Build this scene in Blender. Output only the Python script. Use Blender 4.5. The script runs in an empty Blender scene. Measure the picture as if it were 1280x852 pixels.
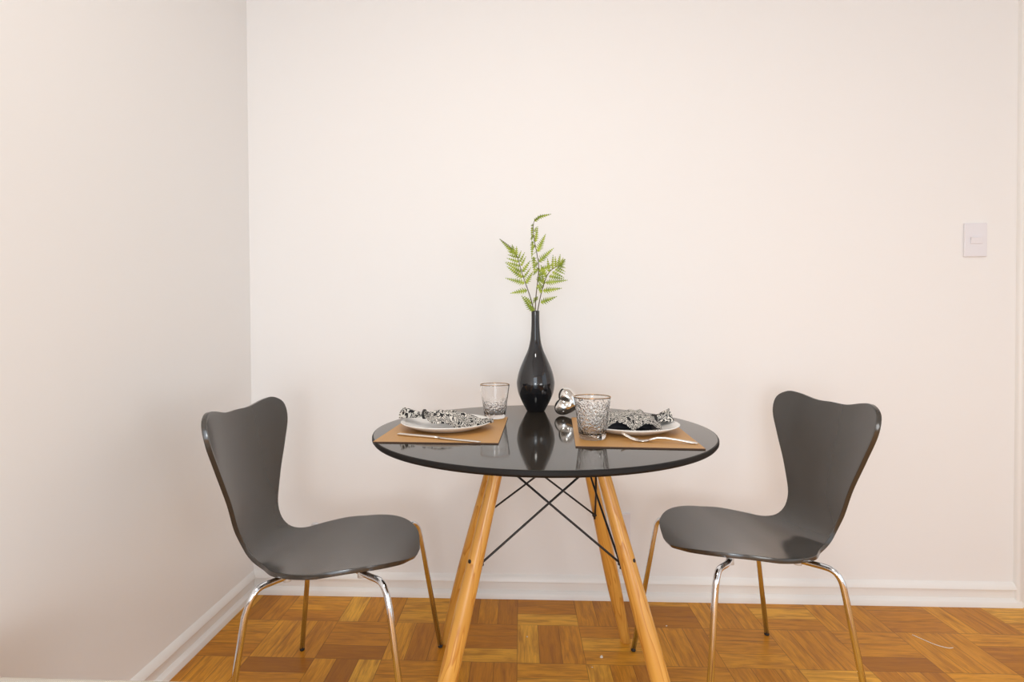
import bpy, bmesh, math, random
import numpy as np
from mathutils import Vector, Matrix

random.seed(7)
S = bpy.context.scene
COL = S.collection
PI = math.pi

# ------------------------------------------------------------------ materials
def srgb(r, g, b):
    def f(c):
        c /= 255.0
        return c / 12.92 if c <= 0.04045 else ((c + 0.055) / 1.055) ** 2.4
    return (f(r), f(g), f(b), 1.0)

def new_mat(name, color=(.8, .8, .8, 1), rough=.5, metal=0.0, **kw):
    m = bpy.data.materials.new(name); m.use_nodes = True
    b = m.node_tree.nodes['Principled BSDF']
    b.inputs['Base Color'].default_value = color
    b.inputs['Roughness'].default_value = rough
    b.inputs['Metallic'].default_value = metal
    for k, v in kw.items():
        b.inputs[k.replace('_', ' ')].default_value = v
    return m

class NT:
    def __init__(s, m): s.m = m; s.t = m.node_tree; s.b = s.t.nodes['Principled BSDF']
    def n(s, typ, **kw):
        x = s.t.nodes.new(typ)
        for k, v in kw.items():
            if hasattr(x, k): setattr(x, k, v)
            else: x.inputs[k].default_value = v
        return x
    def l(s, a, b): s.t.links.new(a, b)
    def math(s, op, a, b=None, c=None):
        x = s.t.nodes.new('ShaderNodeMath'); x.operation = op
        for i, v in enumerate((a, b, c)):
            if v is None: continue
            if hasattr(v, 'links'): s.l(v, x.inputs[i])
            else: x.inputs[i].default_value = v
        return x.outputs[0]
    def mix(s, f, a, b, mode='MIX'):
        x = s.t.nodes.new('ShaderNodeMix'); x.data_type = 'RGBA'; x.blend_type = mode
        for i, v in ((0, f), (6, a), (7, b)):
            if hasattr(v, 'links'): s.l(v, x.inputs[i])
            else: x.inputs[i].default_value = v
        return x.outputs[2]
    def ramp(s, fac, stops, interp='LINEAR'):
        x = s.t.nodes.new('ShaderNodeValToRGB'); x.color_ramp.interpolation = interp
        e = x.color_ramp.elements
        while len(e) < len(stops): e.new(.5)
        for el, (p, c) in zip(e, stops): el.position = p; el.color = c
        s.l(fac, x.inputs[0]); return x.outputs[0]
    def bump(s, h, strength, dist):
        x = s.t.nodes.new('ShaderNodeBump'); x.inputs['Strength'].default_value = strength
        x.inputs['Distance'].default_value = dist
        s.l(h, x.inputs['Height']); s.l(x.outputs[0], s.b.inputs['Normal'])

def wall_mat(name, color):
    m = new_mat(name, color, .62); t = NT(m)
    co = t.n('ShaderNodeTexCoord').outputs['Object']
    no = t.n('ShaderNodeTexNoise', Scale=55.0, Detail=4.0); t.l(co, no.inputs['Vector'])
    t.bump(no.outputs['Fac'], .05, .004)
    return m

M = {}
M['wall'] = wall_mat('wall_paint', srgb(247, 245, 243))
M['ceiling'] = wall_mat('ceiling_paint', srgb(206, 207, 208))
M['trim'] = new_mat('white_trim_paint', srgb(245, 242, 238), .35)
M['door'] = new_mat('white_door_paint', srgb(236, 232, 226), .4)

def parquet():
    m = new_mat('parquet', rough=.28, Specular_IOR_Level=.2); t = NT(m)
    T = .205
    co = t.n('ShaderNodeTexCoord').outputs['Object']
    sp = t.n('ShaderNodeSeparateXYZ'); t.l(co, sp.inputs[0])
    x = t.math('DIVIDE', t.math('ADD', sp.outputs[0], .015 + T * 40), T)
    y = t.math('DIVIDE', t.math('ADD', sp.outputs[1], -1.76 + T * 40), T)
    ix = t.math('FLOOR', x); iy = t.math('FLOOR', y)
    fx = t.math('FRACT', x); fy = t.math('FRACT', y)
    par = t.math('MODULO', t.math('ADD', ix, iy), 2.0)      # 0: strips along x
    npar = t.math('SUBTRACT', 1.0, par)
    across = t.math('ADD', t.math('MULTIPLY', fy, npar), t.math('MULTIPLY', fx, par))
    along = t.math('ADD', t.math('MULTIPLY', fx, npar), t.math('MULTIPLY', fy, par))
    st = t.math('MULTIPLY', across, 3.0)
    si = t.math('FLOOR', st); sf = t.math('FRACT', st)
    cid = t.n('ShaderNodeCombineXYZ'); t.l(ix, cid.inputs[0]); t.l(iy, cid.inputs[1]); t.l(si, cid.inputs[2])
    wn = t.n('ShaderNodeTexWhiteNoise', noise_dimensions='3D'); t.l(cid.outputs[0], wn.inputs['Vector'])
    tone = t.ramp(wn.outputs['Value'], [(0, srgb(176, 112, 34)), (.2, srgb(208, 137, 42)), (.5, srgb(224, 153, 46)),
                                        (.8, srgb(234, 164, 52)), (1, srgb(245, 182, 66))])
    # grain runs along each strip
    gv = t.n('ShaderNodeCombineXYZ')
    t.l(t.math('MULTIPLY', along, 1.1), gv.inputs[0]); t.l(t.math('MULTIPLY', st, 2.6), gv.inputs[1])
    t.l(t.math('ADD', t.math('MULTIPLY', wn.outputs['Value'], 57.0), t.math('ADD', t.math('MULTIPLY', ix, 3.7), t.math('MULTIPLY', iy, 5.3))), gv.inputs[2])
    g1 = t.n('ShaderNodeTexNoise', Scale=1.6, Detail=5.0, Roughness=.6, Distortion=.6); t.l(gv.outputs[0], g1.inputs['Vector'])
    gm = t.n('ShaderNodeMapping'); gm.inputs['Scale'].default_value = (1.5, 9, 1); t.l(gv.outputs[0], gm.inputs['Vector'])
    g2 = t.n('ShaderNodeTexNoise', Scale=2.2, Detail=3.0); t.l(gm.outputs[0], g2.inputs['Vector'])
    c = t.mix(t.math('MULTIPLY', t.ramp(g1.outputs['Fac'], [(.42, (0, 0, 0, 1)), (.72, (1, 1, 1, 1))]), .75), tone, srgb(156, 94, 36))
    c = t.mix(t.math('MULTIPLY', t.ramp(g2.outputs['Fac'], [(.45, (0, 0, 0, 1)), (.75, (1, 1, 1, 1))]), .5), c, srgb(148, 88, 34))
    # thin dark joints
    e1 = t.math('MINIMUM', sf, t.math('SUBTRACT', 1.0, sf))
    e2 = t.math('MULTIPLY', t.math('MINIMUM', along, t.math('SUBTRACT', 1.0, along)), 3.0)
    e = t.math('MINIMUM', e1, e2)
    j = t.n('ShaderNodeMapRange'); j.inputs[1].default_value = .006; j.inputs[2].default_value = .022
    j.inputs[3].default_value = .55; j.inputs[4].default_value = 0.0
    t.l(e, j.inputs[0])
    c = t.mix(j.outputs[0], c, srgb(84, 46, 18))
    t.l(c, t.b.inputs['Base Color'])
    rn = t.n('ShaderNodeTexNoise', Scale=9.0, Detail=3.0); t.l(co, rn.inputs['Vector'])
    rr = t.n('ShaderNodeMapRange'); rr.inputs[3].default_value = .26; rr.inputs[4].default_value = .46; t.l(rn.outputs['Fac'], rr.inputs[0])
    t.l(rr.outputs[0], t.b.inputs['Roughness'])
    t.bump(t.math('SUBTRACT', t.math('MULTIPLY', g2.outputs['Fac'], .15), j.outputs[0]), .25, .0015)
    return m
M['parquet'] = parquet()

def pine():
    m = new_mat('pine_wood', rough=.3); t = NT(m)
    co = t.n('ShaderNodeTexCoord').outputs['Object']
    oi = t.n('ShaderNodeObjectInfo')
    off = t.n('ShaderNodeCombineXYZ'); t.l(t.math('MULTIPLY', oi.outputs['Random'], 13.0), off.inputs[0]); t.l(t.math('MULTIPLY', oi.outputs['Random'], 7.0), off.inputs[2])
    ad = t.n('ShaderNodeVectorMath', operation='ADD'); t.l(co, ad.inputs[0]); t.l(off.outputs[0], ad.inputs[1])
    mp = t.n('ShaderNodeMapping'); mp.inputs['Scale'].default_value = (20, 20, 1.9); t.l(ad.outputs[0], mp.inputs['Vector'])
    n1 = t.n('ShaderNodeTexNoise', Scale=1.5, Detail=2.0, Distortion=.3); t.l(mp.outputs[0], n1.inputs['Vector'])
    rings = t.math('FRACT', t.math('MULTIPLY', n1.outputs['Fac'], 9.0))
    r = t.ramp(rings, [(0, (0, 0, 0, 1)), (.7, (.35, .35, .35, 1)), (.93, (1, 1, 1, 1)), (1, (0, 0, 0, 1))])
    mp2 = t.n('ShaderNodeMapping'); mp2.inputs['Scale'].default_value = (220, 220, 5); t.l(ad.outputs[0], mp2.inputs['Vector'])
    n2 = t.n('ShaderNodeTexNoise', Scale=1.0, Detail=2.0); t.l(mp2.outputs[0], n2.inputs['Vector'])
    c = t.mix(t.math('MULTIPLY', r, .75), srgb(228, 172, 84), srgb(184, 114, 38))
    c = t.mix(t.math('MULTIPLY', n2.outputs['Fac'], .25), c, srgb(205, 135, 52))
    t.l(c, t.b.inputs['Base Color'])
    return m
M['pine'] = pine()

def satin_black(name, col, rough):
    m = new_mat(name, col, rough); t = NT(m)
    co = t.n('ShaderNodeTexCoord').outputs['Object']
    n = t.n('ShaderNodeTexNoise', Scale=420.0, Detail=2.0); t.l(co, n.inputs['Vector'])
    t.bump(n.outputs['Fac'], .015, .0006)
    return m
M['shell'] = satin_black('black_lacquer', (.043, .037, .031, 1), .17)
M['shell'].node_tree.nodes['Principled BSDF'].inputs['Specular IOR Level'].default_value = .85
M['top'] = satin_black('glossy_black_laminate', (.036, .029, .022, 1), .06)
M['top'].node_tree.nodes['Principled BSDF'].inputs['Specular IOR Level'].default_value = .5
M['rim'] = new_mat('black_edge_band', (.011, .009, .008, 1), .5, 0, Specular_IOR_Level=.18)
M['chrome'] = new_mat('chrome', (.80, .83, .87, 1), .13, 1.0)
M['black_metal'] = new_mat('black_metal', (.02, .018, .018, 1), .4, .3)
M['rubber'] = new_mat('black_rubber', (.02, .018, .016, 1), .6)
M['clear_plastic'] = new_mat('milky_plastic', (.75, .74, .72, 1), .25)
M['porcelain'] = new_mat('white_porcelain', srgb(244, 241, 236), .16)
M['vase'] = new_mat('black_glaze', (.010, .010, .012, 1), .045, 0, Specular_IOR_Level=.75)
M['steel'] = new_mat('brushed_steel', (.84, .80, .75, 1), .28, 1.0)
M['mirror_chrome'] = new_mat('polished_chrome', (.86, .84, .81, 1), .045, 1.0)
M['gold'] = new_mat('gold_rim', srgb(222, 170, 92), .2, 1.0)
M['plastic_white'] = new_mat('white_plastic', srgb(238, 235, 239), .3)
M['hole'] = new_mat('dark_hole', (.02, .02, .02, 1), .6)
M['chip'] = new_mat('paint_chip', srgb(236, 226, 210), .7)

def leather():
    m = new_mat('tan_leatherette', srgb(190, 144, 88), .45); t = NT(m)
    co = t.n('ShaderNodeTexCoord').outputs['Object']
    n = t.n('ShaderNodeTexNoise', Scale=300.0, Detail=3.0); t.l(co, n.inputs['Vector'])
    c = t.mix(n.outputs['Fac'], srgb(190, 138, 72), srgb(202, 152, 86)); t.l(c, t.b.inputs['Base Color'])
    t.bump(n.outputs['Fac'], .15, .001)
    return m
M['mat'] = leather()
M['mat_edge'] = new_mat('placemat_edge', srgb(78, 52, 32), .6)

def napkin_mat(name, dark):
    m = new_mat(name, rough=.8); t = NT(m)
    co = t.n('ShaderNodeTexCoord').outputs['UV']
    n0 = t.n('ShaderNodeTexNoise', Scale=19.0, Detail=.5, Distortion=1.3); t.l(co, n0.inputs['Vector'])
    f = t.math('ABSOLUTE', t.math('SUBTRACT', t.math('FRACT', t.math('MULTIPLY', n0.outputs['Fac'], 8.0)), .5))
    lo = .27 if not dark else .42
    k = t.ramp(f, [(lo - .05, srgb(30, 28, 30)), (lo + .05, srgb(228, 222, 212))])
    t.l(k, t.b.inputs['Base Color'])
    return m
M['napkin'] = napkin_mat('swirl_print_cotton', False)
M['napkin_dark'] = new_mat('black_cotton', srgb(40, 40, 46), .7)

def glass(lo, hi):
    m = new_mat('hammered_glass', (1, 1, 1, 1), .015, 0, IOR=1.46); t = NT(m)
    t.b.inputs['Transmission Weight'].default_value = 1.0
    co = t.n('ShaderNodeTexCoord').outputs['Object']
    v = t.n('ShaderNodeTexVoronoi', Scale=185.0, feature='SMOOTH_F1'); v.inputs['Smoothness'].default_value = .6
    t.l(co, v.inputs['Vector'])
    sp = t.n('ShaderNodeSeparateXYZ'); t.l(co, sp.inputs[0])
    mk = t.n('ShaderNodeMapRange'); mk.inputs[1].default_value = hi; mk.inputs[2].default_value = lo; t.l(sp.outputs[2], mk.inputs[0])
    mk2 = t.n('ShaderNodeMapRange'); mk2.inputs[1].default_value = .010; mk2.inputs[2].default_value = .016; t.l(sp.outputs[2], mk2.inputs[0])
    h = t.math('MULTIPLY', v.outputs['Distance'], t.math('MULTIPLY', mk.outputs[0], mk2.outputs[0]))
    t.bump(h, .7, .004)
    return m
M['glass'] = glass(.078, .088)
M['glass_low'] = glass(.030, .066)

def leaf(name, a, b):
    m = new_mat(name, rough=.45); t = NT(m)
    co = t.n('ShaderNodeTexCoord').outputs['Object']
    n = t.n('ShaderNodeTexNoise', Scale=45.0, Detail=2.0); t.l(co, n.inputs['Vector'])
    t.l(t.mix(t.ramp(n.outputs['Fac'], [(.35, (0, 0, 0, 1)), (.65, (1, 1, 1, 1))]), a, b), t.b.inputs['Base Color'])
    t.b.inputs['Subsurface Weight'].default_value = 0.0
    return m
M['leaf'] = leaf('fern_green', srgb(114, 134, 18), srgb(168, 182, 46))
M['stem'] = new_mat('fern_stem', srgb(78, 66, 40), .5)

def woven():
    m = new_mat('cream_weave', srgb(232, 224, 212), .9); t = NT(m)
    co = t.n('ShaderNodeTexCoord').outputs['Object']
    w1 = t.n('ShaderNodeTexWave', Scale=90.0, Distortion=2.0); w1.bands_direction = 'X'; t.l(co, w1.inputs['Vector'])
    w2 = t.n('ShaderNodeTexWave', Scale=110.0, Distortion=2.0); w2.bands_direction = 'Y'; t.l(co, w2.inputs['Vector'])
    h = t.math('MULTIPLY', w1.outputs['Fac'], w2.outputs['Fac'])
    t.l(t.mix(h, srgb(214, 204, 190), srgb(240, 234, 224)), t.b.inputs['Base Color'])
    t.bump(h, .5, .002)
    return m
M['woven'] = woven()
M['dark_wood'] = new_mat('bench_leg_wood', srgb(120, 76, 40), .45)

# ------------------------------------------------------------------ mesh helpers
def obj(name, bm, mat, parent=None, smooth=True, loc=None, kind=None):
    me = bpy.data.meshes.new(name)
    bmesh.ops.recalc_face_normals(bm, faces=bm.faces) if bm.faces else None
    bm.to_mesh(me); bm.free()
    for mm in (mat if isinstance(mat, (list, tuple)) else [mat]): me.materials.append(mm)
    if smooth:
        for p in me.polygons: p.use_smooth = True
    o = bpy.data.objects.new(name, me); COL.objects.link(o)
    if parent is not None: o.parent = parent
    if loc is not None: o.location = loc
    if kind: o['kind'] = kind
    return o

def thing(name, label, cat, loc=(0, 0, 0), rot=(0, 0, 0), group=None):
    o = bpy.data.objects.new(name, None); COL.objects.link(o)
    o.empty_display_size = .05
    o.location = loc; o.rotation_euler = rot
    return tag(o, label, cat, group)

def tag(o, label, cat, group=None):
    o['label'] = label; o['category'] = cat
    if group: o['group'] = group
    return o

def add_box(bm, c, d, rot=None):
    r = bmesh.ops.create_cube(bm, size=1.0)
    Mx = Matrix.Translation(Vector(c)) @ (rot.to_4x4() if rot is not None else Matrix()) @ Matrix.Diagonal((d[0], d[1], d[2], 1))
    bmesh.ops.transform(bm, matrix=Mx, verts=r['verts'])
    return r['verts']

def box_bm(c, d):
    bm = bmesh.new(); add_box(bm, c, d); return bm

def bevel(o, w, seg=2, angle=35):
    m = o.modifiers.new('bevel', 'BEVEL'); m.width = w; m.segments = seg; m.limit_method = 'ANGLE'; m.angle_limit = math.radians(angle)
    return o

def autosmooth(o, deg=40):
    # sharp edges above an angle
    me = o.data; bm = bmesh.new(); bm.from_mesh(me)
    for e in bm.edges:
        if len(e.link_faces) == 2 and e.calc_face_angle(0) > math.radians(deg): e.smooth = False
    bm.to_mesh(me); bm.free(); return o

def catmull(P, n=10):
    P = [Vector(p) for p in P]
    Q = [P[0] * 2 - P[1]] + P + [P[-1] * 2 - P[-2]]
    out = []
    for i in range(1, len(Q) - 2):
        a, b, c, d = Q[i - 1:i + 3]
        for k in range(n):
            t = k / n
            out.append(.5 * ((2 * b) + (c - a) * t + (2 * a - 5 * b + 4 * c - d) * t * t + (3 * b - a - 3 * c + d) * t ** 3))
    out.append(P[-1].copy()); return out

def add_tube(bm, pts, rad, seg=14, caps=True):
    pts = [Vector(p) for p in pts]; n = len(pts)
    rads = rad if isinstance(rad, (list, tuple)) else [rad] * n
    tang = []
    for i in range(n):
        t = pts[min(i + 1, n - 1)] - pts[max(i - 1, 0)]; tang.append(t.normalized())
    ref = Vector((0, 0, 1)) if abs(tang[0].z) < .9 else Vector((1, 0, 0))
    u = tang[0].cross(ref).normalized(); rings = []
    for i in range(n):
        u = (u - tang[i] * u.dot(tang[i])).normalized(); w = tang[i].cross(u)
        rings.append([bm.verts.new(pts[i] + (u * math.cos(2 * PI * k / seg) + w * math.sin(2 * PI * k / seg)) * rads[i]) for k in range(seg)])
    for a, b in zip(rings, rings[1:]):
        for k in range(seg): bm.faces.new((a[k], a[(k + 1) % seg], b[(k + 1) % seg], b[k]))
    if caps:
        bm.faces.new(rings[0][::-1]); bm.faces.new(rings[-1])

def add_lathe(bm, prof, seg=64, c=(0, 0, 0)):
    rings = []
    for r, z in prof:
        if r < 1e-6: rings.append([bm.verts.new((c[0], c[1], c[2] + z))])
        else: rings.append([bm.verts.new((c[0] + r * math.cos(2 * PI * k / seg), c[1] + r * math.sin(2 * PI * k / seg), c[2] + z)) for k in range(seg)])
    for a, b in zip(rings, rings[1:]):
        for k in range(seg):
            k2 = (k + 1) % seg
            if len(a) == 1 and len(b) == 1: continue
            if len(a) == 1: bm.faces.new((a[0], b[k2], b[k]))
            elif len(b) == 1: bm.faces.new((a[k], a[k2], b[0]))
            else: bm.faces.new((a[k], a[k2], b[k2], b[k]))

def lathe(name, prof, mat, parent=None, seg=64, loc=None):
    bm = bmesh.new(); add_lathe(bm, prof, seg); return obj(name, bm, mat, parent, loc=loc)

def extrude_profile(prof, origin, along, out, length):
    """prof: (outwards, up) pairs, closed polygon, extruded along a direction."""
    bm = bmesh.new(); a = Vector(along); o = Vector(out); O = Vector(origin)
    r0 = [bm.verts.new(O + o * p + Vector((0, 0, z))) for p, z in prof]
    r1 = [bm.verts.new(O + a * length + o * p + Vector((0, 0, z))) for p, z in prof]
    n = len(prof)
    for i in range(n): bm.faces.new((r0[i], r0[(i + 1) % n], r1[(i + 1) % n], r1[i]))
    bm.faces.new(r0[::-1]); bm.faces.new(r1)
    return bm

# ------------------------------------------------------------------ the room
XL, XT, XR = -1.023, 1.768, 2.75
YB, YF, ZC = 1.948, -2.4, 2.62
obj('floor', box_bm(((XL + XR) / 2, (YB + YF) / 2, -.05), (XR - XL + .3, YB - YF + .3, .1)), M['parquet'], smooth=False, kind='structure')
obj('ceiling', box_bm(((XL + XR) / 2, (YB + YF) / 2, ZC + .05), (XR - XL + .3, YB - YF + .3, .1)), M['ceiling'], smooth=False, kind='structure')
obj('wall_left', box_bm((XL - .075, (YB + YF) / 2, ZC / 2), (.15, YB - YF + .3, ZC)), M['wall'], smooth=False, kind='structure')
bm = bmesh.new()     # back wall with the doorway at its right end
DX0, DX1, DZ = XT + .045, XT + .80, 2.12
add_box(bm, ((XL + DX0) / 2, YB + .075, ZC / 2), (DX0 - XL, .15, ZC))
add_box(bm, ((DX1 + XR) / 2, YB + .075, ZC / 2), (XR - DX1, .15, ZC))
add_box(bm, ((DX0 + DX1) / 2, YB + .075, (DZ + ZC) / 2), (DX1 - DX0, .15, ZC - DZ))
obj('wall_back', bm, M['wall'], smooth=False, kind='structure')

def wall_with_window(axis, pos, lo, hi, w0, w1, z0, z1, sgn):
    bm = bmesh.new()
    def seg(a, b, za, zb):
        if axis == 'y': add_box(bm, ((a + b) / 2, pos + sgn * .075, (za + zb) / 2), (b - a, .15, zb - za))
        else: add_box(bm, (pos + sgn * .075, (a + b) / 2, (za + zb) / 2), (.15, b - a, zb - za))
    seg(lo, w0, 0, ZC); seg(w1, hi, 0, ZC); seg(w0, w1, 0, z0); seg(w0, w1, z1, ZC)
    return bm
W1 = (-.95, .55, .06, 2.3)       # window behind the camera, extended to the floor for low fill (x0,x1,z0,z1)
W2 = (-1.6, .6, .06, 2.3)       # window in the right wall (y0,y1,z0,z1)
obj('wall_front', wall_with_window('y', YF, XL, XR, *W1, -1), M['wall'], smooth=False, kind='structure')
obj('wall_right', wall_with_window('x', XR, YF, YB, *W2, 1), M['wall'], smooth=False, kind='structure')
def window_frame(name, axis, pos, a0, a1, z0, z1):
    bm = bmesh.new()
    def bar(a, b, za, zb):
        if axis == 'y': add_box(bm, ((a + b) / 2, pos, (za + zb) / 2), (b - a, .05, zb - za))
        else: add_box(bm, (pos, (a + b) / 2, (za + zb) / 2), (.05, b - a, zb - za))
    t = .045; mid = (a0 + a1) / 2
    bar(a0, a1, z0, z0 + t); bar(a0, a1, z1 - t, z1); bar(a0, a0 + t, z0 + t, z1 - t); bar(a1 - t, a1, z0 + t, z1 - t); bar(mid - t / 2, mid + t / 2, z0 + t, z1 - t)
    obj(name, bm, M['trim'], smooth=False, kind='structure')
window_frame('window_1', 'y', YF - .1, *W1)
window_frame('window_2', 'x', XR + .1, *W2)

# baseboards: round shoe at the floor, plain band, rounded cap
BP = [(0, 0), (.020, 0), (.020, .008), (.017, .018), (.009, .027), (.0055, .0285), (.0055, .057), (.0125, .0585), (.0135, .062), (.0120, .069), (.006, .080), (0, .085)]
o = obj('baseboard_back', extrude_profile(BP, (XL, YB, 0), (1, 0, 0), (0, -1, 0), XT - XL + .006), M['trim'], kind='structure'); autosmooth(o, 24)
o = obj('baseboard_left', extrude_profile(BP, (XL, YF, 0), (0, 1, 0), (1, 0, 0), YB - YF), M['trim'], kind='structure'); autosmooth(o, 24)
# door casing and door leaf at the right edge of the frame
bm = bmesh.new()
CP = [(0, 0), (0, .010), (.004, .015), (.013, .016), (.018, .012), (.060, .014), (.062, .0), ]
for x0, sx in ((XT - .012, 1), (DX1 + .045 + .012, -1)):
    r0 = [bm.verts.new((x0 + sx * u, YB - v, 0)) for u, v in CP]; r1 = [bm.verts.new((x0 + sx * u, YB - v, DZ + .05)) for u, v in CP]
    n = len(CP)
    for i in range(n): bm.faces.new((r0[i], r0[(i + 1) % n], r1[(i + 1) % n], r1[i]))
    bm.faces.new(r0); bm.faces.new(r1)
add_box(bm, ((DX0 + DX1) / 2, YB - .007, DZ + .022), (DX1 - DX0 + .03, .014, .056))
o = obj('trim_1', bm, M['trim'], kind='structure'); autosmooth(o, 50)
bm = box_bm(((DX0 + DX1) / 2, YB + .045, DZ / 2), (DX1 - DX0, .04, DZ))
obj('door_1', bm, M['door'], smooth=False, kind='structure')

# ------------------------------------------------------------------ light switch and outlet
sw = thing('light_switch', 'white single rocker light switch plate on the wall at the right', 'light switch', (1.612, YB, 1.305))
bevel(obj('face_plate', box_bm((0, -.004, 0), (.078, .008, .119)), M['plastic_white'], sw, smooth=False), .003, 3)
bm = box_bm((0, -.0095, 0), (.040, .004, .023)); o = obj('rocker', bm, M['plastic_white'], sw, smooth=False); bevel(o, .0012)
o.rotation_euler = (math.radians(7), 0, 0); o.location = (0, -.001, -.0012)
ol = thing('wall_outlet', 'white power outlet plate low on the wall behind the right table legs', 'power outlet', (.362, YB, .259))
bevel(obj('face_plate', box_bm((0, -.004, 0), (.078, .008, .119)), M['plastic_white'], ol, smooth=False), .003, 3)
bm = bmesh.new()
add_box(bm, (0, -.009, 0), (.042, .003, .024))
o = obj('socket', bm, M['plastic_white'], ol, smooth=False)
bm = bmesh.new()
for dx in (-.0095, 0, .0095):
    add_tube(bm, [(dx, -.0095, 0 if dx else -.003), (dx, -.0108, 0 if dx else -.003)], .0022, 10)
obj('socket_hole', bm, M['hole'], o)

# ------------------------------------------------------------------ chairs
PROF = np.array([[0.2229, 0.4183], [0.19, 0.4359], [0.1058, 0.4397], [-0.0114, 0.4294], [-0.1072, 0.4235], [-0.1671, 0.4401], [-0.2023, 0.494], [-0.2159, 0.5676], [-0.2325, 0.6714], [-0.2593, 0.815]])
OUT = np.array([[0.0, 0.0], [0.0031, 0.0307], [0.033, 0.1071], [0.085, 0.1607], [0.1644, 0.1881], [0.2432, 0.1903], [0.3137, 0.1621], [0.3618, 0.1202], [0.4097, 0.1001], [0.4613, 0.1002], [0.5511, 0.1277], [0.6381, 0.1679], [0.7034, 0.1954], [0.7498, 0.1921], [0.7732, 0.158], [0.773, 0.1184], [0.763, 0.058], [0.7635, 0.0]])
KS = np.array([0, .2, .4, .55, .78]); KR = np.array([.525, .292, .471, .921, .842])
SHELL_T = .011

def cr_np(P, n):
    P = np.asarray(P, float); Q = np.vstack([2 * P[0] - P[1], P, 2 * P[-1] - P[-2]]); out = []
    t = np.linspace(0, 1, n, endpoint=False)[:, None]
    for i in range(1, len(Q) - 2):
        a, b, c, d = Q[i - 1], Q[i], Q[i + 1], Q[i + 2]
        out.append(.5 * ((2 * b) + (-a + c) * t + (2 * a - 5 * b + 4 * c - d) * t * t + (-a + 3 * b - 3 * c + d) * t ** 3))
    return np.vstack(out + [P[-1:]])

def resample(C, n):
    d = np.r_[0, np.cumsum(np.linalg.norm(np.diff(C, axis=0), axis=1))]; t = np.linspace(0, d[-1], n)
    return np.stack([np.interp(t, d, C[:, k]) for k in range(C.shape[1])], 1)

CL = cr_np(PROF, 24)
CD = np.r_[0, np.cumsum(np.linalg.norm(np.diff(CL, axis=0), axis=1))]
def shell_point(s, w):
    tx = CL[-1] - CL[-3]; tx = tx / np.linalg.norm(tx); over = max(s - CD[-1], 0)
    x = np.interp(s, CD, CL[:, 0]) + over * tx[0]; z = np.interp(s, CD, CL[:, 1]) + over * tx[1]
    e = .015; a = max(s - e, 0); b = min(s + e, CD[-1])
    if b - a < 1e-4: a = CD[-1] - .02; b = CD[-1]
    T = np.array([np.interp(b, CD, CL[:, 0]) - np.interp(a, CD, CL[:, 0]), np.interp(b, CD, CL[:, 1]) - np.interp(a, CD, CL[:, 1])]); T /= np.linalg.norm(T)
    N = np.array([T[1], -T[0]]); k = np.interp(s, KS, KR)
    return (x + N[0] * k * w * w, w, z + N[1] * k * w * w)

def shell_mesh():
    O = cr_np(OUT, 16)
    ia, ib = int(2.55 * 16), int(13.1 * 16)
    NV, NU = 40, 72
    fr = resample(O[:ia + 1], NV // 2 + 1); sd = resample(O[ia:ib + 1], NU + 1); tp = resample(O[ib:][::-1], NV // 2 + 1)
    mir = lambda C: C * np.array([1, -1])
    F = np.vstack([mir(fr)[::-1][:-1], fr]); Tq = np.vstack([mir(tp)[::-1][:-1], tp])   # v from -1 to 1
    Rr, Ll = sd, mir(sd)
    bm = bmesh.new(); V = []
    for i in range(NU + 1):
        u = i / NU; row = []
        for j in range(NV + 1):
            v = j / NV
            p = (1 - u) * F[j] + u * Tq[j] + (1 - v) * Ll[i] + v * Rr[i] - ((1 - u) * (1 - v) * F[0] + (1 - u) * v * F[-1] + u * (1 - v) * Tq[0] + u * v * Tq[-1])
            row.append(bm.verts.new(shell_point(p[0], p[1])))
        V.append(row)
    for i in range(NU):
        for j in range(NV): bm.faces.new((V[i][j], V[i][j + 1], V[i + 1][j + 1], V[i + 1][j]))
    return bm

def make_chair(label, loc, rot, legs, group):
    t = thing('dining_chair', label, 'chair', (loc[0], loc[1], 0), (0, 0, rot), group)
    bm = shell_mesh()
    bm.normal_update()
    o = obj('seat_shell', bm, M['shell'], t)
    # make sure the sitting face is the outer side before it is thickened
    me = o.data; c = me.polygons[len(me.polygons) // 4]
    if c.normal.z < 0: me.flip_normals()
    sm = o.modifiers.new('thickness', 'SOLIDIFY'); sm.thickness = SHELL_T; sm.offset = -1; sm.use_quality_normals = True
    b = bevel(o, .0028, 3, 50)
    for pts in legs:
        k = len(pts)
        path = catmull(pts[:k - 1], 8) + [Vector(pts[-1])]
        foot = Vector(pts[-1]); d = (Vector(pts[-2]) - foot).normalized()
        path[-1] = foot + d * .006
        bm = bmesh.new(); add_tube(bm, path, .0074, 16)
        lg = obj('leg', bm, M['chrome'], t)
        bm = bmesh.new(); add_tube(bm, [(foot.x, foot.y, .0), (foot.x + d.x * .003, foot.y + d.y * .003, .003), foot + d * .007], [.0066, .0077, .0076], 14)
        obj('foot_cap', bm, M['rubber'], lg)
    lathe('mounting_plate', [(0, .398), (.085, .398), (.09, .401), (.09, .408), (.085, .412), (0, .412)], M['black_metal'], t, 40)
    for pts in legs:
        p = Vector(pts[2]); q = Vector(pts[1]); c = p.lerp(q, .55)
        zz = float(np.interp(c.x, PROF[:6, 0][::-1], PROF[:6, 1][::-1])) - SHELL_T + .3 * c.y * c.y
        bm = bmesh.new(); add_tube(bm, [(c.x, c.y, c.z - .011), (c.x, c.y, min(max(zz - .0005, c.z - .004), c.z + .012))], [.0095, .0085], 16)
        obj('spacer', bm, M['clear_plastic'], t)
    return t

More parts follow.
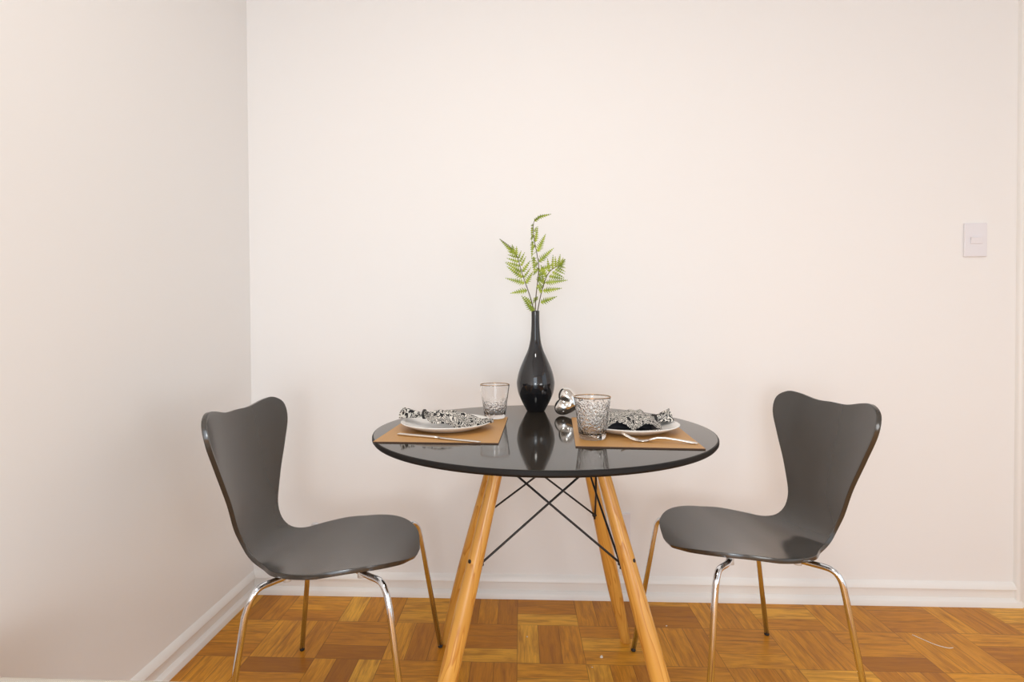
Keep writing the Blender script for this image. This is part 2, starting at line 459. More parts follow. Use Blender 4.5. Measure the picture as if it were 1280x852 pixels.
make_chair('black moulded dining chair left of the table, nearest the corner of the walls', (-.4901, 1.3465), -.007, [
    [(-.03, -.05, .404), (-.055, -.10, .405), (-.085, -.155, .409), (-.100, -.198, .413), (-.110, -.215, .395), (-.121, -.222, .36), (-.17, -.252, 0)],
    [(.04, -.04, .404), (.085, -.085, .408), (.135, -.145, .421), (.175, -.190, .430), (.192, -.207, .415), (.201, -.214, .385), (.262, -.258, 0)],
    [(.04, .04, .404), (.085, .085, .408), (.130, .150, .416), (.162, .195, .420), (.177, .212, .405), (.184, .219, .375), (.232, .282, 0)],
    [(-.03, .05, .404), (-.055, .10, .405), (-.095, .155, .409), (-.130, .198, .412), (-.146, .210, .395), (-.153, .214, .36), (-.197, .246, 0)],
], 'moulded dining chairs at the table')
make_chair('black moulded dining chair right of the table, on the light switch side', (.6122, 1.4649), 3.2893, [
    [(-.03, .05, .404), (-.055, .10, .405), (-.085, .150, .409), (-.102, .195, .413), (-.114, .211, .395), (-.122, .217, .355), (-.176, .251, 0)],
    [(.04, .04, .404), (.085, .085, .408), (.135, .150, .420), (.178, .192, .427), (.194, .208, .412), (.200, .213, .385), (.25, .264, 0)],
    [(.04, -.04, .404), (.085, -.085, .408), (.125, -.125, .415), (.163, -.158, .420), (.176, -.173, .405), (.182, -.178, .372), (.242, -.201, 0)],
    [(-.03, -.05, .404), (-.055, -.10, .405), (-.095, -.150, .409), (-.130, -.190, .412), (-.150, -.203, .395), (-.160, -.207, .36), (-.220, -.236, 0)],
], 'moulded dining chairs at the table')

# ------------------------------------------------------------------ table
TX, TY, TR, TZ = .0513, 1.3557, .4242, .74
tb = thing('dining_table', 'round black-topped table on splayed pine legs', 'table', (TX, TY, 0))
h = .0155
prof = [(0, TZ - h), (TR - .03, TZ - h), (TR - .010, TZ - h), (TR - .003, TZ - h + .002), (TR, TZ - h + .006), (TR, TZ - .003), (TR - .0012, TZ - .0008), (TR - .0035, TZ), (TR - .005, TZ), (TR - .03, TZ), (0, TZ)]
bm = bmesh.new(); add_lathe(bm, prof, 160)
o = obj('tabletop', bm, [M['top'], M['rim']], tb)
for p in o.data.polygons:
    r = math.hypot(p.center.x, p.center.y)
    if r > TR - .0042: p.material_index = 1
autosmooth(o, 30)
BX, BY, BA = .0106, .0181, .0461
def brot(x, y): return Vector((BX + x * math.cos(BA) - y * math.sin(BA), BY + x * math.sin(BA) + y * math.cos(BA), 0))
LEG = {}
for key, sx, sy in (('fl', -1, -1), ('fr', 1, -1), ('bl', -1, 1), ('br', 1, 1)):
    top = brot(sx * .1127, sy * .1127) + Vector((0, 0, .712)); ft = brot(sx * .2878, sy * .2878) + Vector((-.0055, .0014, 0))
    LEG[key] = (top, ft)
    d = top - ft; L = d.length
    rot = d.to_track_quat('Z', 'Y')
    pr = [(0, .0), (.0120, 0), (.0138, .002), (.0145, .006), (.0175, L * .12), (.0202, L * .25), (.0212, L * .36), (.0205, L * .48), (.0185, L * .64), (.0165, L * .8), (.0152, L - .004), (.0140, L), (0, L)]
    P = [pr[0], pr[1], pr[2]] + [(v.x, v.z) for v in catmull([(a, 0, b) for a, b in pr[3:11]], 5)] + pr[11:]
    o = lathe('leg', P, M['pine'], tb, 36)
    o.rotation_mode = 'QUATERNION'; o.rotation_quaternion = rot; o.location = ft
    autosmooth(o, 50)
    # one bolt through each leg at brace height, its dark head on the outer side
    loc_b = rot.inverted() @ brot(sx, sy); loc_b.z = 0; loc_b.normalize()
    zc = L * .648
    bm = bmesh.new(); add_tube(bm, [loc_b * .0150 + Vector((0, 0, zc)), loc_b * .0187 + Vector((0, 0, zc))], .0046, 12)
    obj('bolt', bm, M['black_metal'], o)
def leg_at(k, z):
    a, b = LEG[k]; return b + (a - b) * (z / a.z)
for a, b in (('fl', 'fr'), ('fr', 'fl'), ('bl', 'br'), ('br', 'bl'), ('fl', 'bl'), ('bl', 'fl'), ('fr', 'br'), ('br', 'fr')):
    p = leg_at(a, .450); q = leg_at(b, .672)
    d = (q - p); d.z = 0; d.normalize()
    off = 1 if (a, b) in (('fl', 'fr'), ('bl', 'br'), ('fl', 'bl'), ('fr', 'br')) else -1
    side = Vector((-d.y, d.x, 0)) * .0030
    ctr = Vector((BX, BY, 0)); ip = ctr - p; ip.z = 0; ip.normalize(); iq = ctr - q; iq.z = 0; iq.normalize()
    p0 = p + ip * .0215; q0 = q + iq * .0160
    bm = bmesh.new()
    add_tube(bm, [p0 + Vector((0, 0, -.012)), p0 + Vector((0, 0, -.003)), p0 + d * .003 + Vector((0, 0, .003)) + side * .5, p0.lerp(q0, .5) + side, q0 + side * .4], .0027, 10)
    obj('cross_brace', bm, M['black_metal'], tb)
for key in LEG:
    p = leg_at(key, .450); ip = Vector((BX, BY, 0)) - p; ip.z = 0; ip.normalize()
    bm = bmesh.new(); add_tube(bm, [p + ip * .017, p + ip * .026], .0056, 12)
    obj('brace_nut', bm, M['black_metal'], tb)
bm = bmesh.new()
add_box(bm, (BX, BY, .7165), (.28, .28, .0145))
bevel(obj('mounting_frame', bm, M['black_metal'], tb, smooth=False), .004)

# ------------------------------------------------------------------ placemats
def rot2(c, a, x, y): return (c[0] + x * math.cos(a) - y * math.sin(a), c[1] + x * math.sin(a) + y * math.cos(a))
def placemat(label, c, a, w, d):
    bm = box_bm((0, 0, .0013), (w, d, .0026))
    o = obj('placemat', bm, [M['mat'], M['mat_edge']], smooth=False, loc=(c[0], c[1], TZ)); o.rotation_euler = (0, 0, a)
    for p in o.data.polygons:
        if abs(p.normal.z) < .5: p.material_index = 1
    tag(o, label, 'placemat', 'tan placemats on the table'); return o
MZ = TZ + .0026
placemat('tan placemat with the knife, on the left half of the table', (-.1850, 1.3385), math.radians(-2), .283, .362)
placemat('tan placemat with the fork, on the right half of the table', (.2635, 1.3060), math.radians(-4.2), .267, .383)

# ------------------------------------------------------------------ plates
def plate(label, c):
    k = .116 / .1255
    pts = [(0, .0035), (.050, .0035), (.072, .0045), (.090, .0085), (.108, .0150), (.121, .0195), (.1245, .0200), (.1255, .0190), (.1245, .0175), (.110, .0110), (.092, .0040), (.078, .0005), (.074, 0), (.070, .0005), (.066, .0015), (0, .0015)]
    o = lathe('dinner_plate', [(r * k, z) for r, z in pts], M['porcelain'], seg=96, loc=(c[0], c[1], MZ))
    tag(o, label, 'plate', 'white plates on the table')
PL, PR = (-.190, 1.334), (.271, 1.310)
def plate_top(x, y):
    out = 0
    for c in (PL, PR):
        r = math.hypot(x - c[0], y - c[1]) * .1255 / .116
        if r < .128: out = max(out, float(np.interp(r, [0, .05, .072, .09, .108, .121, .1255], [.0035, .0035, .0045, .0085, .0150, .0195, .0200])))
    return out
plate('white plate on the left placemat under a spread printed napkin', PL)
plate('white plate on the right placemat behind the front tumbler', PR)

# ------------------------------------------------------------------ tumblers
def tumbler(label, c, z, gm='glass'):
    t = thing('tumbler', label, 'glass', (c[0], c[1], z), (0, 0, random.random() * 6), 'hammered glass tumblers')
    H = .096
    out = [(0, 0), (.020, 0), (.0255, 0), (.0275, .0008), (.0293, .0030), (.0300, .0060), (.0312, .012), (.0335, .030), (.0368, .056), (.0400, .080), (.0414, H - .006), (.0418, H - .0022), (.04185, H - .0012), (.0415, H - .0003)]
    inn = [(.0410, H), (.0405, H - .0004), (.0403, H - .0015), (.0400, H - .006), (.0386, .080), (.0354, .056), (.0320, .030), (.0302, .0190), (.0290, .0155), (.0270, .0140), (.0220, .0132), (0, .0130)]
    lathe('glass_body', out + inn, M[gm], t, 96)
    bm = bmesh.new(); R1 = .0413
    ring = [(R1 + .0008 * math.cos(a), H + .0004 + .0006 * math.sin(a)) for a in [i * 2 * PI / 8 for i in range(9)]]
    add_lathe(bm, ring, 96); obj('gold_rim', bm, M['gold'], t)
    return t
tumbler('clear tumbler standing behind the left plate, beside the vase', (-.074, 1.493), MZ, 'glass_low')
tumbler('clear hammered tumbler standing in front of the silver heart', (.163, 1.206), MZ)

# ------------------------------------------------------------------ vase
VX, VY = .0465, 1.645
k = .000441
vp = [(0, 0), (.0262, 0), (.0285, .0018), (.0345, .0135), (.0460, .036), (.0548, .058), (.0592, .085), (.0575, .102), (.0535, .120), (.0458, .142), (.0353, .166), (.0235, .193), (.0168, .220), (.0142, .245), (.0128, .270), (.0124, .295), (.0126, .3125)]
sm = [(v.x, v.z) for v in catmull([(a, 0, b) for a, b in vp[2:]], 6)]
inner = [(.0117, .3135), (.0106, .3120), (.0104, .295), (.011, .265), (.014, .225), (.030, .170), (.045, .120), (.04, .06), (0, .03)]
o = lathe('vase', vp[:2] + sm + inner, M['vase'], seg=96, loc=(VX, VY, TZ))
tag(o, 'glossy black bottle vase with a slender neck', 'vase')

# ------------------------------------------------------------------ fern fronds
CS = .000442     # metres per unit of the drawing grid below (mouth of the vase at 400, 797)
def fp(u, v, dy=0): return Vector(((u - 400) * CS, dy, (797 - v) * CS))
def add_pinna(bm, a, b, width, n=11, fold=.22, droop=.0, side=None):
    a = Vector(a); b = Vector(b); d = b - a; L = d.length; d.normalize()
    n0 = Vector((random.uniform(-.35, .35), -1, random.uniform(-.1, .5))) if side is None else Vector(side)
    w = d.cross(n0).normalized(); nn = w.cross(d).normalized()
    mid, up, dn = [], [], []
    for i in range(2 * n + 1):
        t = i / (2 * n)
        env = (math.sin(PI * min(1, (t * .86 + .14)) ** .75) ** .9) if t < 1 else 0
        env = max(0.0, (1 - t) ** .8 * min(1, .45 + t * 4))
        tooth = 1.3 if i % 2 else .15
        ww = width * env * tooth
        sh = .6 * width * env if i % 2 else 0
        c = a + d * (L * t) - Vector((0, 0, droop * L * t * t))
        mid.append(bm.verts.new(c)); up.append(bm.verts.new(c + w * ww + nn * ww * fold + d * sh)); dn.append(bm.verts.new(c - w * ww + nn * ww * fold + d * sh))
    for i in range(2 * n):
        bm.faces.new((mid[i], mid[i + 1], up[i + 1], up[i])); bm.faces.new((mid[i + 1], mid[i], dn[i], dn[i + 1]))

def frond(label, rachis, pinnae, droop=.0):
    t = thing('fern_frond', label, 'fern', (VX, VY, TZ + .3125), (0, 0, 0), 'fern fronds in the vase')
    pts = [fp(*p) for p in rachis]; base = pts[0]
    low = Vector((max(-.004, min(.004, base.x * .3)), base.y * .3, -.10))
    base.x = max(-.0078, min(.0078, base.x)); base.y = max(-.0078, min(.0078, base.y))
    path = [low] + catmull(pts, 6)
    bm = bmesh.new(); n = len(path)
    add_tube(bm, path, [.0013 * (1 - .7 * i / n) + .0003 for i in range(n)], 8)
    obj('stem', bm, M['stem'], t)
    bm = bmesh.new()
    for q in pinnae:
        (u0, v0), (u1, v1), wd = q[:3]
        dy0 = q[3] if len(q) > 3 else 0.0; dy1 = q[4] if len(q) > 4 else dy0 + random.uniform(-.012, .012)
        add_pinna(bm, fp(u0, v0, dy0), fp(u1, v1, dy1), wd * CS * 1.3, n=max(5, int(math.hypot(u1 - u0, v1 - v0) / 14)), droop=droop)
    o = obj('foliage', bm, M['leaf'], t, smooth=False)
    s = o.modifiers.new('thickness', 'SOLIDIFY'); s.thickness = .0004; s.offset = 0
    return t
frond('fern frond leaning left out of the black vase', [(390, 795), (370, 715), (335, 610), (305, 520), (283, 440), (262, 390), (215, 335), (150, 285)], [
    ((343, 650), (222, 670), 20), ((325, 600), (188, 563), 19), ((312, 560), (200, 482), 20), ((300, 522), (188, 455), 17), ((293, 480), (192, 450), 13), ((285, 450), (198, 418), 13), ((275, 418), (205, 393), 11),
    ((332, 603), (386, 518), 19), ((320, 560), (372, 488), 10), ((310, 520), (366, 440), 15), ((300, 478), (337, 408), 11), ((292, 450), (328, 382), 10), ((282, 425), (303, 370), 9),
    ((268, 405), (270, 340), 14), ((250, 380), (238, 328), 14), ((272, 405), (150, 284), 20), ((235, 360), (200, 345), 10), ((250, 385), (205, 372), 9),
    ((385, 795), (302, 685), 22, .004, .012), ((372, 745), (322, 690), 18, .003, .01), ((392, 800), (340, 745), 16, -.004, -.014)])
frond('fern frond standing tallest in the black vase, its tip bent over', [(399, 795), (405, 690), (418, 580), (425, 480), (412, 390), (396, 300), (388, 210), (398, 160), (440, 128), (513, 118)], [
    ((418, 380), (476, 246), 20), ((427, 452), (532, 348), 20), ((424, 520), (532, 462), 20), ((402, 310), (420, 192), 15), ((424, 545), (470, 520), 16),
    ((395, 240), (412, 200), 10), ((392, 190), (372, 180), 9, 0, .03), ((390, 225), (370, 232), 11, 0, .035), ((393, 265), (368, 275), 12, 0, .04), ((397, 300), (366, 312), 13, 0, .045), ((402, 340), (368, 345), 14, 0, .045),
    ((408, 380), (374, 392), 15, 0, .045), ((414, 420), (380, 432), 16, 0, .04), ((420, 460), (382, 478), 17, 0, .04), ((424, 495), (385, 535), 18, 0, .03), ((380, 200), (378, 300), 10, .01, .02), ((384, 300), (376, 420), 12, .014, .02), ((390, 410), (396, 535), 15, .012, .012),
    ((420, 560), (456, 600), 20), ((416, 610), (448, 665), 18), ((418, 590), (440, 530), 16), ((404, 700), (385, 745), 13), ((402, 720), (418, 690), 12), ((395, 165), (450, 122), 14), ((415, 142), (514, 117), 13)], .04)
frond('fern frond arching right out of the black vase', [(416, 795), (440, 680), (470, 580), (500, 522), (540, 492), (575, 478), (606, 440)], [
    ((438, 738), (552, 696), 20), ((455, 655), (588, 638), 19), ((474, 598), (628, 583), 20), ((497, 552), (604, 577), 16), ((520, 522), (602, 566), 14), ((540, 502), (608, 540), 12), ((555, 490), (616, 520), 10), ((570, 482), (614, 500), 9),
    ((498, 522), (486, 428), 14), ((522, 503), (524, 405), 13), ((545, 490), (540, 415), 12), ((560, 484), (577, 398), 14), ((572, 482), (612, 432), 22), ((580, 478), (596, 425), 13), ((478, 560), (440, 470), 17), ((462, 610), (446, 520), 18), ((452, 640), (425, 590), 16), ((445, 670), (425, 640), 13)])

# ------------------------------------------------------------------ silver heart
def heart():
    bm = bmesh.new(); NA, NR = 72, 14
    def hc(a):
        x = 15 * math.sin(a) * abs(math.sin(a)) ** 1.2; y = 13 * math.cos(a) - 3.2 * math.cos(2 * a) - 1.2 * math.cos(3 * a) - .3 * math.cos(4 * a)
        return Vector((x / 16.0, (y + 2.2) / 16.0))
    W = .046; Tk = .0290
    rings = {}
    for side in (1, -1):
        for i in range(NR + 1):
            f = i / NR; row = []
            if f == 0:
                row = [bm.verts.new((0, side * Tk, 0))]
            else:
                for k in range(NA):
                    if side == -1 and i == NR: row = rings[(1, NR)]; break
                    p = hc(2 * PI * k / NA) * f
                    # puffed cushion with a crease running from the notch
                    thick = Tk * math.sqrt(max(0, 1 - f ** 2.6))
                    cre = math.exp(-(p.x / .20) ** 2) * max(0, min(1, (p.y + .05) / .4)) * .32
                    row.append(bm.verts.new((p.x * W, side * thick * (1 - cre), p.y * W)))
            rings[(side, i)] = row
        for i in range(NR):
            a, b = rings[(side, i)], rings[(side, i + 1)]
            for k in range(NA):
                k2 = (k + 1) % NA
                if len(a) == 1: bm.faces.new((a[0], b[k], b[k2]))
                else:
                    try: bm.faces.new((a[k], a[k2], b[k2], b[k]))
                    except ValueError: pass
    return bm
o = obj('heart_ornament', heart(), M['mirror_chrome'], loc=(.140, 1.560, TZ))
s = o.modifiers.new('smooth', 'SUBSURF'); s.levels = 1; s.render_levels = 1
o.rotation_euler = (math.radians(-6), math.radians(-70), math.radians(14))
Rm = o.rotation_euler.to_matrix(); o.location.z = TZ + .0008 - min((Rm @ v.co).z for v in o.data.vertices)
tag(o, 'shiny silver puffed heart ornament lying on its side by the vase', 'ornament')

# ------------------------------------------------------------------ napkins
def napkin(label, ring, ring_dir, length, spread, tail_len, tail_w, amp, npl, z_ring, lift, drop, open_front, grow=2.4, taper=.72):
    """Printed cloth gathered through a black band: a pleated fan on one side, a short flared tail on the other."""
    t = thing('folded_napkin', label, 'napkin', (ring[0], ring[1], MZ), (0, 0, ring_dir), 'printed napkins on the plates')
    NU, NV = 70, 84
    bm = bmesh.new(); uvl = bm.loops.layers.uv.new('UVMap'); V = []; UV = {}
    for i in range(NU + 1):
        s = i / NU
        d = -tail_len + s * (tail_len + length)          # signed distance from the band
        row = []
        for j in range(NV + 1):
            v = 2 * j / NV - 1
            if d >= 0:
                f = d / length
                hw = .010 + spread * (min(1, f * grow) ** .8) * (1 - taper * max(0, (f - .4) / .6) ** 1.7)
                am = amp * min(1, f * 3.0 + .25) * (1 - .8 * max(0, f - .5) / .5)
                pl = am * (.5 + .5 * math.cos(v * PI * npl + .6)) * (1 - .25 * abs(v)) + .35 * am * math.sin(v * 11 + d * 70)
                z = z_ring * (1 - min(1, f * 1.6)) + lift * min(1, f * 1.6) * (1 - v * v * .75) * (1 - .55 * f) + pl + .0035 + drop * f
                x = d * (1 - .16 * v * v * f) - open_front * max(0, -v) * f * .02
            else:
                f = -d / tail_len
                hw = .010 + tail_w * f ** .8
                am = .008 * (.5 + f)
                pl = am * math.cos(v * PI * 2.5 + 1.1)
                z = z_ring + .006 * f + pl * .9 + .004 * (1 - v * v)
                x = d + .006 * math.cos(v * 7) * f
            y = v * hw
            if abs(d) < .012:     # gathered into a bundle at the band
                g = 1 - abs(d) / .012; ang = v * PI * .95
                yb, zb = .0105 * math.sin(ang), z_ring + .0085 - .0085 * math.cos(ang) * .9 - .004
                y = y * (1 - g) + yb * g; z = z * (1 - g) + zb * g
            ca, sa = math.cos(ring_dir), math.sin(ring_dir)
            zmin = plate_top(ring[0] + x * ca - y * sa, ring[1] + x * sa + y * ca) + .0042
            vv = bm.verts.new((x, y, max(z, zmin))); UV[vv] = (d * 3.0 + .4, v * max(hw, .03) * 3.0 + .5); row.append(vv)
        V.append(row)
    for i in range(NU):
        for j in range(NV):
            fc = bm.faces.new((V[i][j], V[i + 1][j], V[i + 1][j + 1], V[i][j + 1]))
            for lp in fc.loops: lp[uvl].uv = UV[lp.vert]
            dd = -tail_len + (i + .5) / NU * (tail_len + length); vv_ = 2 * (j + .5) / NV - 1
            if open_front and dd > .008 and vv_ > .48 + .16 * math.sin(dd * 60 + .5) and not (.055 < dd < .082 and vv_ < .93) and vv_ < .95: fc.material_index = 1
    o = obj('cloth', bm, [M['napkin'], M['napkin_dark']], t)
    me = o.data
    if sum(p.normal.z for p in me.polygons) < 0: me.flip_normals()
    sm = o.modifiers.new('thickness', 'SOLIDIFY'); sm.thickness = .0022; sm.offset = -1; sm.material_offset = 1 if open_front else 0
    bm = bmesh.new()
    NB = 40
    pth = [(.0, .0128 * math.cos(a), z_ring + .005 + .0108 * math.sin(a)) for a in [2 * PI * q / NB for q in range(NB)]]
    rings = []
    for q, p in enumerate(pth):
        a = 2 * PI * q / NB; nrm = Vector((0, math.cos(a), math.sin(a)))
        rings.append([bm.verts.new(Vector(p) + Vector((du, 0, 0)) + nrm * dn) for du, dn in ((-.0035, 0), (-.0025, .0016), (.0025, .0016), (.0035, 0), (.0025, -.0010), (-.0025, -.0010))])
    for q in range(NB):
        a, b = rings[q], rings[(q + 1) % NB]
        for w in range(6): bm.faces.new((a[w], a[(w + 1) % 6], b[(w + 1) % 6], b[w]))
    obj('napkin_ring', bm, M['rubber'], t)
    return t
napkin('swirl-printed napkin fanned flat across the left plate, band at its left end', (-.248, 1.338), math.radians(-5), .180, .074, .058, .020, .011, 2.2, .030, .040, -.004, 0, 4.5)
def bunched_napkin(label, ring):
    """Napkin pulled through a band at its right end; the body rests on the plate with two dark folds open to the front."""
    rx, ry = ring
    t = thing('folded_napkin', label, 'napkin', (rx, ry, MZ), (0, 0, 0), 'printed napkins on the plates')
    bm = bmesh.new(); uvl = bm.loops.layers.uv.new('UVMap'); UV = {}
    def sheet(nu, nv, fn, dark=None):
        V = []
        for i in range(nu + 1):
            row = []
            for j in range(nv + 1):
                x, y, z = fn(i / nu, j / nv)
                vv = bm.verts.new((x - rx, y - ry, max(z, plate_top(x, y) + .0042))); row.append(vv)
                UV[vv] = (i / nu * .17 * 3.0 + .2, j / nv * .15 * 3.0 + .7)
            V.append(row)
        for i in range(nu):
            for j in range(nv):
                fc = bm.faces.new((V[i][j], V[i + 1][j], V[i + 1][j + 1], V[i][j + 1]))
                for lp in fc.loops: lp[uvl].uv = UV[lp.vert]
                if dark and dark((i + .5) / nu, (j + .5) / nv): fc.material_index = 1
    ss = lambda a, b, x: (lambda q: q * q * (3 - 2 * q))(min(1, max(0, (x - a) / (b - a))))
    XLn, XRn = .186, .336
    def top(u, v):
        e = ss(.72, 1, u)
        yb = 1.392 - .040 * e; yn = 1.268 + .012 * math.sin(u * 7) * (1 - e) + .006 * e
        h = .043 - .008 * e + .003 * math.sin(u * 9 + v * 4)
        a1 = math.sin(PI * (u - .12) / .40) if .12 < u < .52 else 0
        a2 = math.sin(PI * (u - .55) / .42) if .55 < u < .97 else 0
        edge = .007 + .019 * max(a1, a2) ** .7
        if v < .35: z = .006 + (h - .006) * math.sin(PI / 2 * v / .35)
        else: z = h + (edge - h) * ((v - .35) / .65) ** 2.2
        x = XLn + (XRn - XLn) * u - .016 * e * (1 - v) + .004 * math.sin(v * 9)
        return x, yb + (yn - yb) * v ** 1.05, z + .0025 * math.sin(u * 31 + v * 6) * math.sin(PI * v)
    sheet(72, 40, top)
    def base(u, v):
        x = XLn + .004 + (XRn - XLn - .008) * u
        return x, 1.37 + (1.262 + .004 * math.sin(u * 15) - 1.37) * v, .0048 + .0015 * math.sin(u * 23)
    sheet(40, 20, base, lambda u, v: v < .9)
    def inner(u, v):      # the middle fold seen between the two openings
        x = XLn + .02 + .11 * u
        return x, 1.335 - .045 * v, .008 + .022 * math.sin(PI * v) * (1 - .3 * math.cos(u * 12))
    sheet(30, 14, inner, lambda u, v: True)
    # gathered neck inside the band and the small flared tail beyond it
    V = []; NU, NV = 34, 40
    for i in range(NU + 1):
        d = -.030 + .072 * i / NU; row = []
        for j in range(NV + 1):
            v = 2 * j / NV - 1; ang = v * PI * .96
            f = max(0, d) / .042; g = max(0, -d) / .030
            ry_, rz_ = .0105 + .014 * g + .017 * f ** .9, .0095 + .008 * g + .006 * f
            k = 1 + (.22 * f + .08) * math.sin(ang * 5 + 1)
            q = .0225 + .007 * f
            x = rx + d * math.cos(.25) + .004 * f * math.sin(ang * 3)
            y = ry + d * math.sin(.25) + ry_ * math.sin(ang) * k; z = q - rz_ * math.cos(ang) * k
            vv = bm.verts.new((x - rx, y - ry, max(z, plate_top(x, y) + .0042))); row.append(vv); UV[vv] = (d * 3 + .1, v * .09 + .3)
        V.append(row)
    for i in range(NU):
        for j in range(NV):
            fc = bm.faces.new((V[i][j], V[i + 1][j], V[i + 1][j + 1], V[i][j + 1]))
            for lp in fc.loops: lp[uvl].uv = UV[lp.vert]
    me = bpy.data.meshes.new('cloth')
    for fc in bm.faces: fc.smooth = True
    bm.normal_update(); bm.to_mesh(me); bm.free(); me.materials.append(M['napkin']); me.materials.append(M['napkin_dark'])
    o = bpy.data.objects.new('cloth', me); COL.objects.link(o); o.parent = t
    if me.polygons[72 * 20].normal.z < 0: me.flip_normals()
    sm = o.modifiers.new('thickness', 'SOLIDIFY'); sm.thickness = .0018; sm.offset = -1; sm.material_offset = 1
    bm = bmesh.new(); NB = 40; rings = []
    for q in range(NB):
        a = 2 * PI * q / NB; n = Vector((0, math.cos(a), math.sin(a))); c = Vector((0, .0128 * math.cos(a), .0225 + .0118 * math.sin(a)))
        rings.append([bm.verts.new(c + Vector((du, 0, 0)) + n * dn) for du, dn in ((-.0040, 0), (-.003, .0018), (.003, .0018), (.0040, 0), (.003, -.0010), (-.003, -.0010))])
    for q in range(NB):
        a, b = rings[q], rings[(q + 1) % NB]
        for w_ in range(6): bm.faces.new((a[w_], a[(w_ + 1) % 6], b[(w_ + 1) % 6], b[w_]))
    r = obj('napkin_ring', bm, M['rubber'], t); r.rotation_euler = (0, 0, .25)
    return t
bunched_napkin('swirl-printed napkin bunched on the right plate, band at its right end', (.334, 1.335))

# ------------------------------------------------------------------ cutlery
def add_strip(bm, st, xs=(1,)):
    """st: (x, half width, z centre, half thickness); solid bar with rounded-off edges."""
    R = []
    for x, w, z, tk in st:
        R.append([bm.verts.new((x, y, z + q)) for y, q in ((-w, 0), (-w * .7, tk), (w * .7, tk), (w, 0), (w * .7, -tk), (-w * .7, -tk))])
    for a, b in zip(R, R[1:]):
        for k in range(6): bm.faces.new((a[k], a[(k + 1) % 6], b[(k + 1) % 6], b[k]))
    bm.faces.new(R[0][::-1]); bm.faces.new(R[-1])
kd = Vector((-.089 + .294, 1.158 - 1.241)); ka = math.atan2(kd.y, kd.x)
kn = thing('table_knife', 'silver knife along the near edge of the left placemat', 'knife', (-.294, 1.240, MZ), (0, 0, ka))
bm = bmesh.new(); add_strip(bm, [(0, .0035, .0026, .0015), (.004, .0062, .0028, .0022), (.05, .0060, .0030, .0025), (.10, .0048, .0030, .0024), (.113, .0040, .0028, .0022)])
obj('handle', bm, M['steel'], kn)
bm = bmesh.new(); add_strip(bm, [(.112, .0040, .0028, .0016), (.122, .0060, .0024, .0010), (.16, .0078, .0020, .0008), (.200, .0075, .0018, .0007), (.216, .0048, .0017, .0006), (.221, .0012, .0017, .0005)])
obj('blade', bm, M['steel'], kn)
fd = Vector((.378 - .230, 1.148 - 1.184)); fa = math.atan2(fd.y, fd.x); FL = fd.length
fk = thing('table_fork', 'silver fork lying in front of the right plate', 'fork', (.230, 1.184, MZ), (0, 0, fa))
bm = bmesh.new()
add_strip(bm, [(.052, .0090, .0042, .0012), (.060, .0064, .0070, .0016), (.072, .0040, .0100, .0019), (.090, .0036, .0102, .0020), (.112, .0042, .0080, .0019), (.132, .0056, .0052, .0018), (FL - .008, .0066, .0032, .0017), (FL, .0056, .0026, .0015), (FL + .003, .0025, .0026, .0010)])
obj('handle', bm, M['steel'], fk)
bm = bmesh.new()
add_strip(bm, [(.030, .0118, .0030, .0009), (.042, .0118, .0026, .0010), (.053, .0088, .0044, .0010)])
obj('fork_head', bm, M['steel'], fk)
for q in range(4):
    yy = -.0093 + q * .0062
    bm = bmesh.new(); R = [(-.006, .0008, .0175, .0006), (.004, .0014, .0128, .0008), (.015, .0018, .0072, .0009), (.024, .0020, .0042, .0009), (.032, .0022, .0030, .0009)]
    add_strip(bm, R); o = obj('tine', bm, M['steel'], fk); o.location = (0, yy, 0)

# ------------------------------------------------------------------ woven bench at the near left
bn = thing('bench', 'cream woven upholstered bench, its edge showing at the bottom left corner', 'bench', (-.735, .60, 0))
bm = bmesh.new(); add_box(bm, (0, 0, .418), (.51, .366, .076))
o = obj('cushion', bm, M['woven'], bn); bevel(o, .018, 4)
bm = bmesh.new(); add_box(bm, (0, 0, .369), (.46, .31, .024)); bevel(obj('frame', bm, M['dark_wood'], bn, smooth=False), .004)
for sx in (-1, 1):
    for sy in (-1, 1):
        bm = bmesh.new(); add_tube(bm, [(sx * .22, sy * .145, 0), (sx * .21, sy * .135, .36)], [.014, .022], 16)
        obj('leg', bm, M['dark_wood'], bn)

# ------------------------------------------------------------------ litter on the floor
def chip(label, x, y, r):
    bm = bmesh.new(); n = 7; ang = [2 * PI * k / n for k in range(n)]
    rr = [r * random.uniform(.55, 1.15) for _ in ang]
    lo = [bm.verts.new((q * math.cos(a), q * math.sin(a) * .8, 0)) for a, q in zip(ang, rr)]
    hi = [bm.verts.new((q * .8 * math.cos(a), q * .6 * math.sin(a), r * random.uniform(.3, .7))) for a, q in zip(ang, rr)]
    for k in range(n): bm.faces.new((lo[k], lo[(k + 1) % n], hi[(k + 1) % n], hi[k]))
    bm.faces.new(lo[::-1]); bm.faces.new(hi)
    tag(obj('paint_chip', bm, M['chip'], smooth=False, loc=(x, y, 0)), label, 'paint chip', 'paint chips under the table')
CHIPS = []
chip('largest pale flake on the parquet under the table', .241, 1.592, .0065)
chip('tiny pale flake on the parquet between table legs, left of the others', .017, 1.690, .0028)
chip('tiny pale flake on the parquet just left of the largest flake', .206, 1.542, .0022)
chip('tiny pale flake on the parquet near the right chair', .484, 1.770, .0030)
pts = [(1.262, 1.745, .0015), (1.279, 1.715, .0015), (1.296, 1.690, .0015), (1.318, 1.676, .0015), (1.335, 1.677, .0015)]
bm = bmesh.new(); add_tube(bm, catmull(pts, 6), .0011, 8)
tag(obj('thread', bm, M['chip']), 'pale loose thread on the parquet at the right', 'thread')

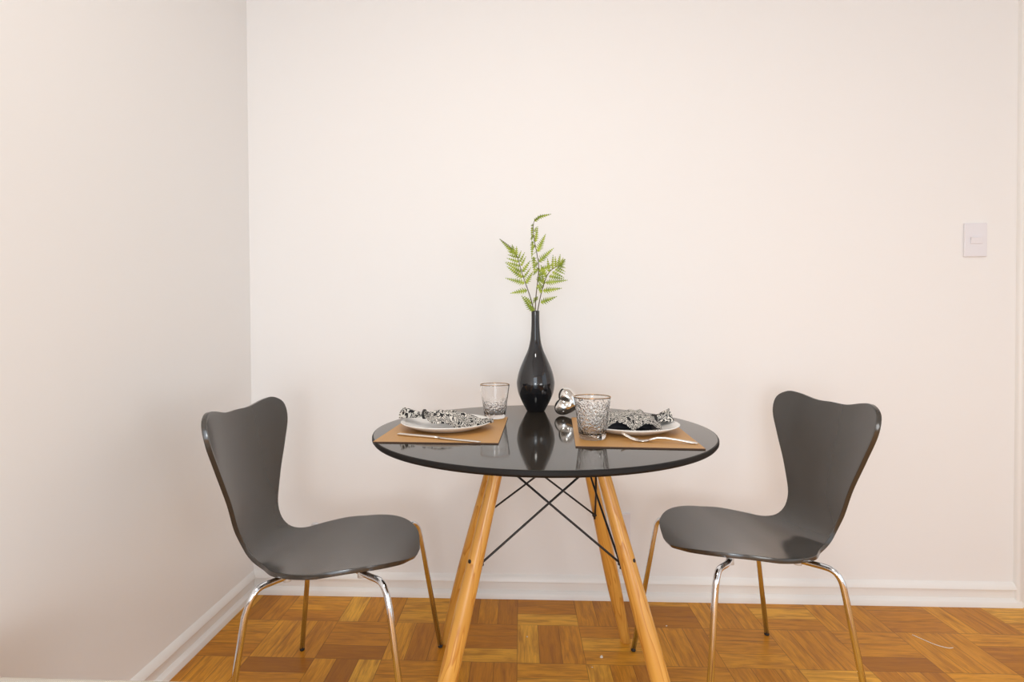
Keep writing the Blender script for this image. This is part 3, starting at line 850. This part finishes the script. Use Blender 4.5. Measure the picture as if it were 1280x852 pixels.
# ------------------------------------------------------------------ camera
f, yaw, pitch, roll, H, cx = 656.643, .045743, .015428, -.005488, .98516, 620.674
cy, sy = math.cos(yaw), math.sin(yaw); cp, sp = math.cos(pitch), math.sin(pitch); c_, s_ = math.cos(roll), math.sin(roll)
R = Matrix(((cy, -sy, 0), (sy, cy, 0), (0, 0, 1))) @ Matrix(((1, 0, 0), (0, cp, sp), (0, -sp, cp))) @ Matrix(((c_, 0, -s_), (0, 1, 0), (s_, 0, c_)))
X, Y, Z = R.col[0], R.col[2], -R.col[1]
cam = bpy.data.cameras.new('camera'); co = bpy.data.objects.new('camera', cam); COL.objects.link(co)
co.matrix_world = Matrix(((X[0], Y[0], Z[0], 0), (X[1], Y[1], Z[1], 0), (X[2], Y[2], Z[2], H), (0, 0, 0, 1)))
cam.sensor_width = 36; cam.sensor_fit = 'HORIZONTAL'; cam.lens = f / 1280 * 36; cam.shift_x = (640 - cx) / 1280; cam.clip_start = .02
S.camera = co

# ------------------------------------------------------------------ light
def area(name, loc, rot, size, size_y, power, col, shape='RECTANGLE'):
    l = bpy.data.lights.new(name, 'AREA'); l.shape = shape; l.size = size; l.size_y = size_y; l.energy = power; l.color = col
    o = bpy.data.objects.new(name, l); COL.objects.link(o); o.location = loc; o.rotation_euler = rot; return o
area('daylight_front', ((W1[0] + W1[1]) / 2, YF - .04, (W1[2] + W1[3]) / 2), (PI / 2, 0, 0), W1[1] - W1[0] - .1, W1[3] - W1[2] - .1, 36, (.87, .99, 1.11))
area('daylight_right', (XR + .04, (W2[0] + W2[1]) / 2, (W2[2] + W2[3]) / 2), (PI / 2, 0, PI / 2), W2[1] - W2[0] - .1, W2[3] - W2[2] - .1, 9, (.87, .99, 1.11))
area('ceiling_lamp', (.0, .25, ZC - .03), (0, 0, 0), .45, .45, 17, (1, .975, .92), 'DISK')
l = bpy.data.lights.new('low_fill_rear', 'POINT'); l.energy = 34; l.color = (.95, .985, .99); l.shadow_soft_size = .22  # added fill behind the camera to lift the low walls, no fixture
o = bpy.data.objects.new('low_fill_rear', l); COL.objects.link(o); o.location = (-.1, -1.1, .9)
l = bpy.data.lights.new('low_fill_right', 'POINT'); l.energy = 24; l.color = (.95, .985, .99); l.shadow_soft_size = .28  # second added fill, low at the right, brightens the lower left wall
o = bpy.data.objects.new('low_fill_right', l); COL.objects.link(o); o.location = (1.15, -.25, .70)
w = bpy.data.worlds.new('World'); S.world = w; w.use_nodes = True
bg = w.node_tree.nodes['Background']; bg.inputs[0].default_value = (.85, .92, 1, 1); bg.inputs[1].default_value = 1.0

S.view_settings.view_transform = 'Standard'; S.view_settings.look = 'None'; S.view_settings.gamma = 1; S.view_settings.use_curve_mapping = False
S.view_settings.exposure = -0.46
